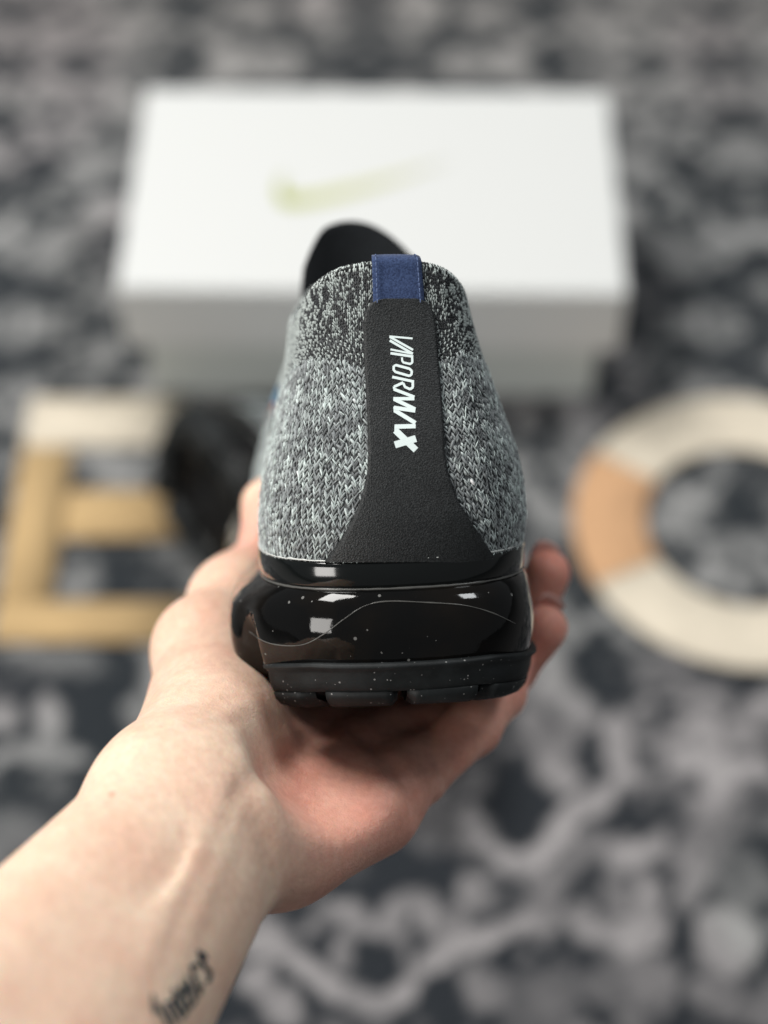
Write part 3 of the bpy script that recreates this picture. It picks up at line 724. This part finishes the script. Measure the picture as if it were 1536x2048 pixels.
    for a in corners:
        for axx in range(3):
            if a[axx]: continue
            b = list(a); b[axx] = 1; b = tuple(b)
            da = D[I[:, 0]+a[0], I[:, 1]+a[1], I[:, 2]+a[2]]; db = D[I[:, 0]+b[0], I[:, 1]+b[1], I[:, 2]+b[2]]
            x = (da < 0) != (db < 0); t = np.where(x, da/np.where(x, da-db, 1), 0)
            p = np.array(a, float)[None].repeat(len(I), 0); p[:, axx] = t
            acc[x] += p[x]; num[x] += 1
    V = lo+h*(I+acc/num[:, None])
    F = []
    for axx in range(3):
        o1, o2 = [(1, 2), (2, 0), (0, 1)][axx]
        sl_a = [slice(None)]*3; sl_b = [slice(None)]*3; sl_a[axx] = slice(0, -1); sl_b[axx] = slice(1, None)
        ia, ib = inside[tuple(sl_a)], inside[tuple(sl_b)]
        E = np.argwhere(ia != ib); E = E[(E[:, o1] > 0) & (E[:, o2] > 0) & (E[:, o1] < D.shape[o1]-1) & (E[:, o2] < D.shape[o2]-1)]
        flip = ia[E[:, 0], E[:, 1], E[:, 2]]
        def cid(d1, d2):
            c = E.copy(); c[:, o1] += d1; c[:, o2] += d2; return ids[c[:, 0], c[:, 1], c[:, 2]]
        Q = np.stack([cid(-1, -1), cid(0, -1), cid(0, 0), cid(-1, 0)], 1)
        Q[~flip] = Q[~flip][:, ::-1]; F.append(Q)
    F = np.vstack(F); F = F[(F >= 0).all(1)]
    for _ in range(4):                                     # relax the grid steps
        s = np.zeros_like(V); c = np.zeros(len(V))
        for a, b in ((0, 1), (1, 2), (2, 3), (3, 0)):
            np.add.at(s, F[:, a], V[F[:, b]]); np.add.at(s, F[:, b], V[F[:, a]]); np.add.at(c, F[:, a], 1); np.add.at(c, F[:, b], 1)
        V = V*.45+.55*s/np.maximum(c, 1)[:, None]
    # ---- skin colour: pale forearm, pink palm with shadow red painted in, redder finger ends
    def pd(pts):
        d = np.full(len(V), 9.)
        for a, b in zip(pts[:-1], pts[1:]): d = np.minimum(d, segd((V[:, 0], V[:, 1], V[:, 2]), a, b)[0])
        return d
    pal = np.array([.86, .655, .505]); pink = np.array([.70, .35, .275]); red = np.array([.78, .36, .285])
    px = CX+V[:, 0]/V[:, 1]*FPX; py = CY-V[:, 2]/V[:, 1]*FPX
    fl = np.min([pd(f[0]) for f in FING.values()], axis=0); hypo = pd([H['c4'], q(742, 1622, .524), FING['pinky'][0][0]])
    w1 = smoothstep(.036, .012, hypo)*.85; mid_ = np.min([pd([H[a], FING[b][0][0]]) for a, b in (('c1', 'index'), ('c2', 'middle'), ('c3', 'ring'))], axis=0); w1 = np.maximum(w1, smoothstep(.028, .012, mid_)*smoothstep(480, 600, px)*.9); w2 = smoothstep(.022, .010, fl); tips = np.min([np.linalg.norm(V-f[0][3], axis=1) for f in list(FING.values())+[THUMB]], axis=0)  # palm-centre pink: natural flush plus painted red for the sole's shadow
    w3 = smoothstep(.026, .006, tips)
    blot = vnoise(V[:, 0]*90+V[:, 1]*40+9, V[:, 2]*90-V[:, 1]*50+9, 51, 3)
    w = np.clip(np.maximum(w1, w2*.85)+.25*(blot-.5), 0, 1)[:, None]
    C_ = pal*(1-w)+pink*w; C_ = C_*(1-.75*w3[:, None])+red*.75*w3[:, None]
    th = smoothstep(.030, .012, pd(THUMB[0]))[:, None]*.22*(.4+1.2*blot[:, None]); C_ = C_*(1-th)+pink*th
    spot = smoothstep(.0011, .0004, np.hypot(px-222, py-1588)/FPX*.44)[:, None]; C_ = C_*(1-spot*.6)+np.array([.6, .2, .14])*spot*.6
    vein = smoothstep(.0035, .0012, pd([q(285, 1560, .425), q(292, 1700, .415), q(288, 1830, .40), q(275, 1980, .385)]))[:, None]*.14
    C_ = C_*(1-vein)+np.array([.50, .50, .42])*vein
    o = obj('person', V, F, M['skin'], col=C_); o.matrix_world = C2W
    tag(o, 'bare left hand and tattooed forearm reaching up from lower left, palm gripping the sneaker sole', 'person')
    # ---- nails on the far side of the finger ends
    for nme, (js, rs) in list(FING.items())+[('thumb', THUMB)]:
        d = js[3]-js[2]; d /= np.linalg.norm(d); out = np.array([-.65, .8, -.1]) if nme != 'thumb' else np.array([-.8, .5, .3])
        out = out-d*(out@d); out /= np.linalg.norm(out); s = np.cross(d, out); r = rs[3]; Vn = []
        for a in np.linspace(-1, 1, 7):
            for b in np.linspace(-1, 1, 7):
                th_ = b*.85; Vn.append(js[3]+d*(.0035+.0055*a-.001*b*b*a)+(out*math.cos(th_)+s*math.sin(th_))*(r*1.015-.0006*(a*a)))
        nl = obj('fingernail', np.array(Vn), grid_faces(7, 7), M['nail'], o); m_ = nl.modifiers.new('t', 'SOLIDIFY'); m_.thickness = .0005
    # ---- tattooed word on the inner forearm, pen strokes laid on the skin
    bvh = BVHTree.FromPolygons([tuple(v) for v in V], [tuple(int(i) for i in f) for f in F])
    zt = lambda x, y: (280+x/7.68, 1860+y/7.68)
    ST = [[(190, 975), (230, 1130), (330, 1260), (420, 1430), (470, 1560)], [(240, 1300), (215, 1180), (200, 1060)],
          [(370, 1110), (440, 1230), (520, 1390), (580, 1500)], [(400, 1130), (490, 1120), (590, 1280), (650, 1340), (700, 1260)],
          [(500, 880), (540, 1010), (620, 1150), (690, 1220), (700, 1300), (640, 1350)], [(480, 1080), (560, 1060), (610, 990), (560, 930)],
          [(620, 800), (660, 930), (720, 1080), (770, 1190), (830, 1110)], [(640, 860), (720, 900), (700, 1000)],
          [(690, 700), (760, 850), (830, 1010), (850, 1090), (780, 1180)],
          [(770, 540), (820, 680), (880, 850), (930, 960), (880, 1000)], [(790, 560), (870, 540), (910, 600)],
          [(890, 300), (930, 430), (1000, 560), (1080, 660), (1060, 780), (1000, 800)], [(880, 330), (990, 390), (1010, 470)], [(900, 860), (930, 900), (960, 840)]]
    Vt, Ft = [], []
    for si, st in enumerate(ST):
        path = cr(st, len(st)*7); dd = np.gradient(path, axis=0); dd /= np.linalg.norm(dd, axis=1)[:, None]; nn2 = np.stack([-dd[:, 1], dd[:, 0]], 1)
        tt = np.linspace(0, 1, len(path)); w_ = 11+27*np.sin(np.clip(tt*.95+.05, 0, 1)*math.pi)**.7; base = len(Vt)
        for p, n2, ww in zip(path, nn2, w_):
            for s_ in (-1, 1):
                X = zt(*(p+n2*ww*s_)); hh, hn, _, _ = bvh.ray_cast(Vector((0, 0, 0)), Vector(q(*X, 1.0)).normalized())
                Vt.append(tuple(hh*(1-.0003-.00001*si)) if hh is not None else (Vt[-1] if Vt else (0, .4, 0)))
        Ft += (grid_faces(len(path), 2)+base).tolist()
    ink = obj('tattoo', Vt, Ft, M['ink'], o); ink['label'] = 'dark blackletter tattooed word on the inner wrist'
build_hand()
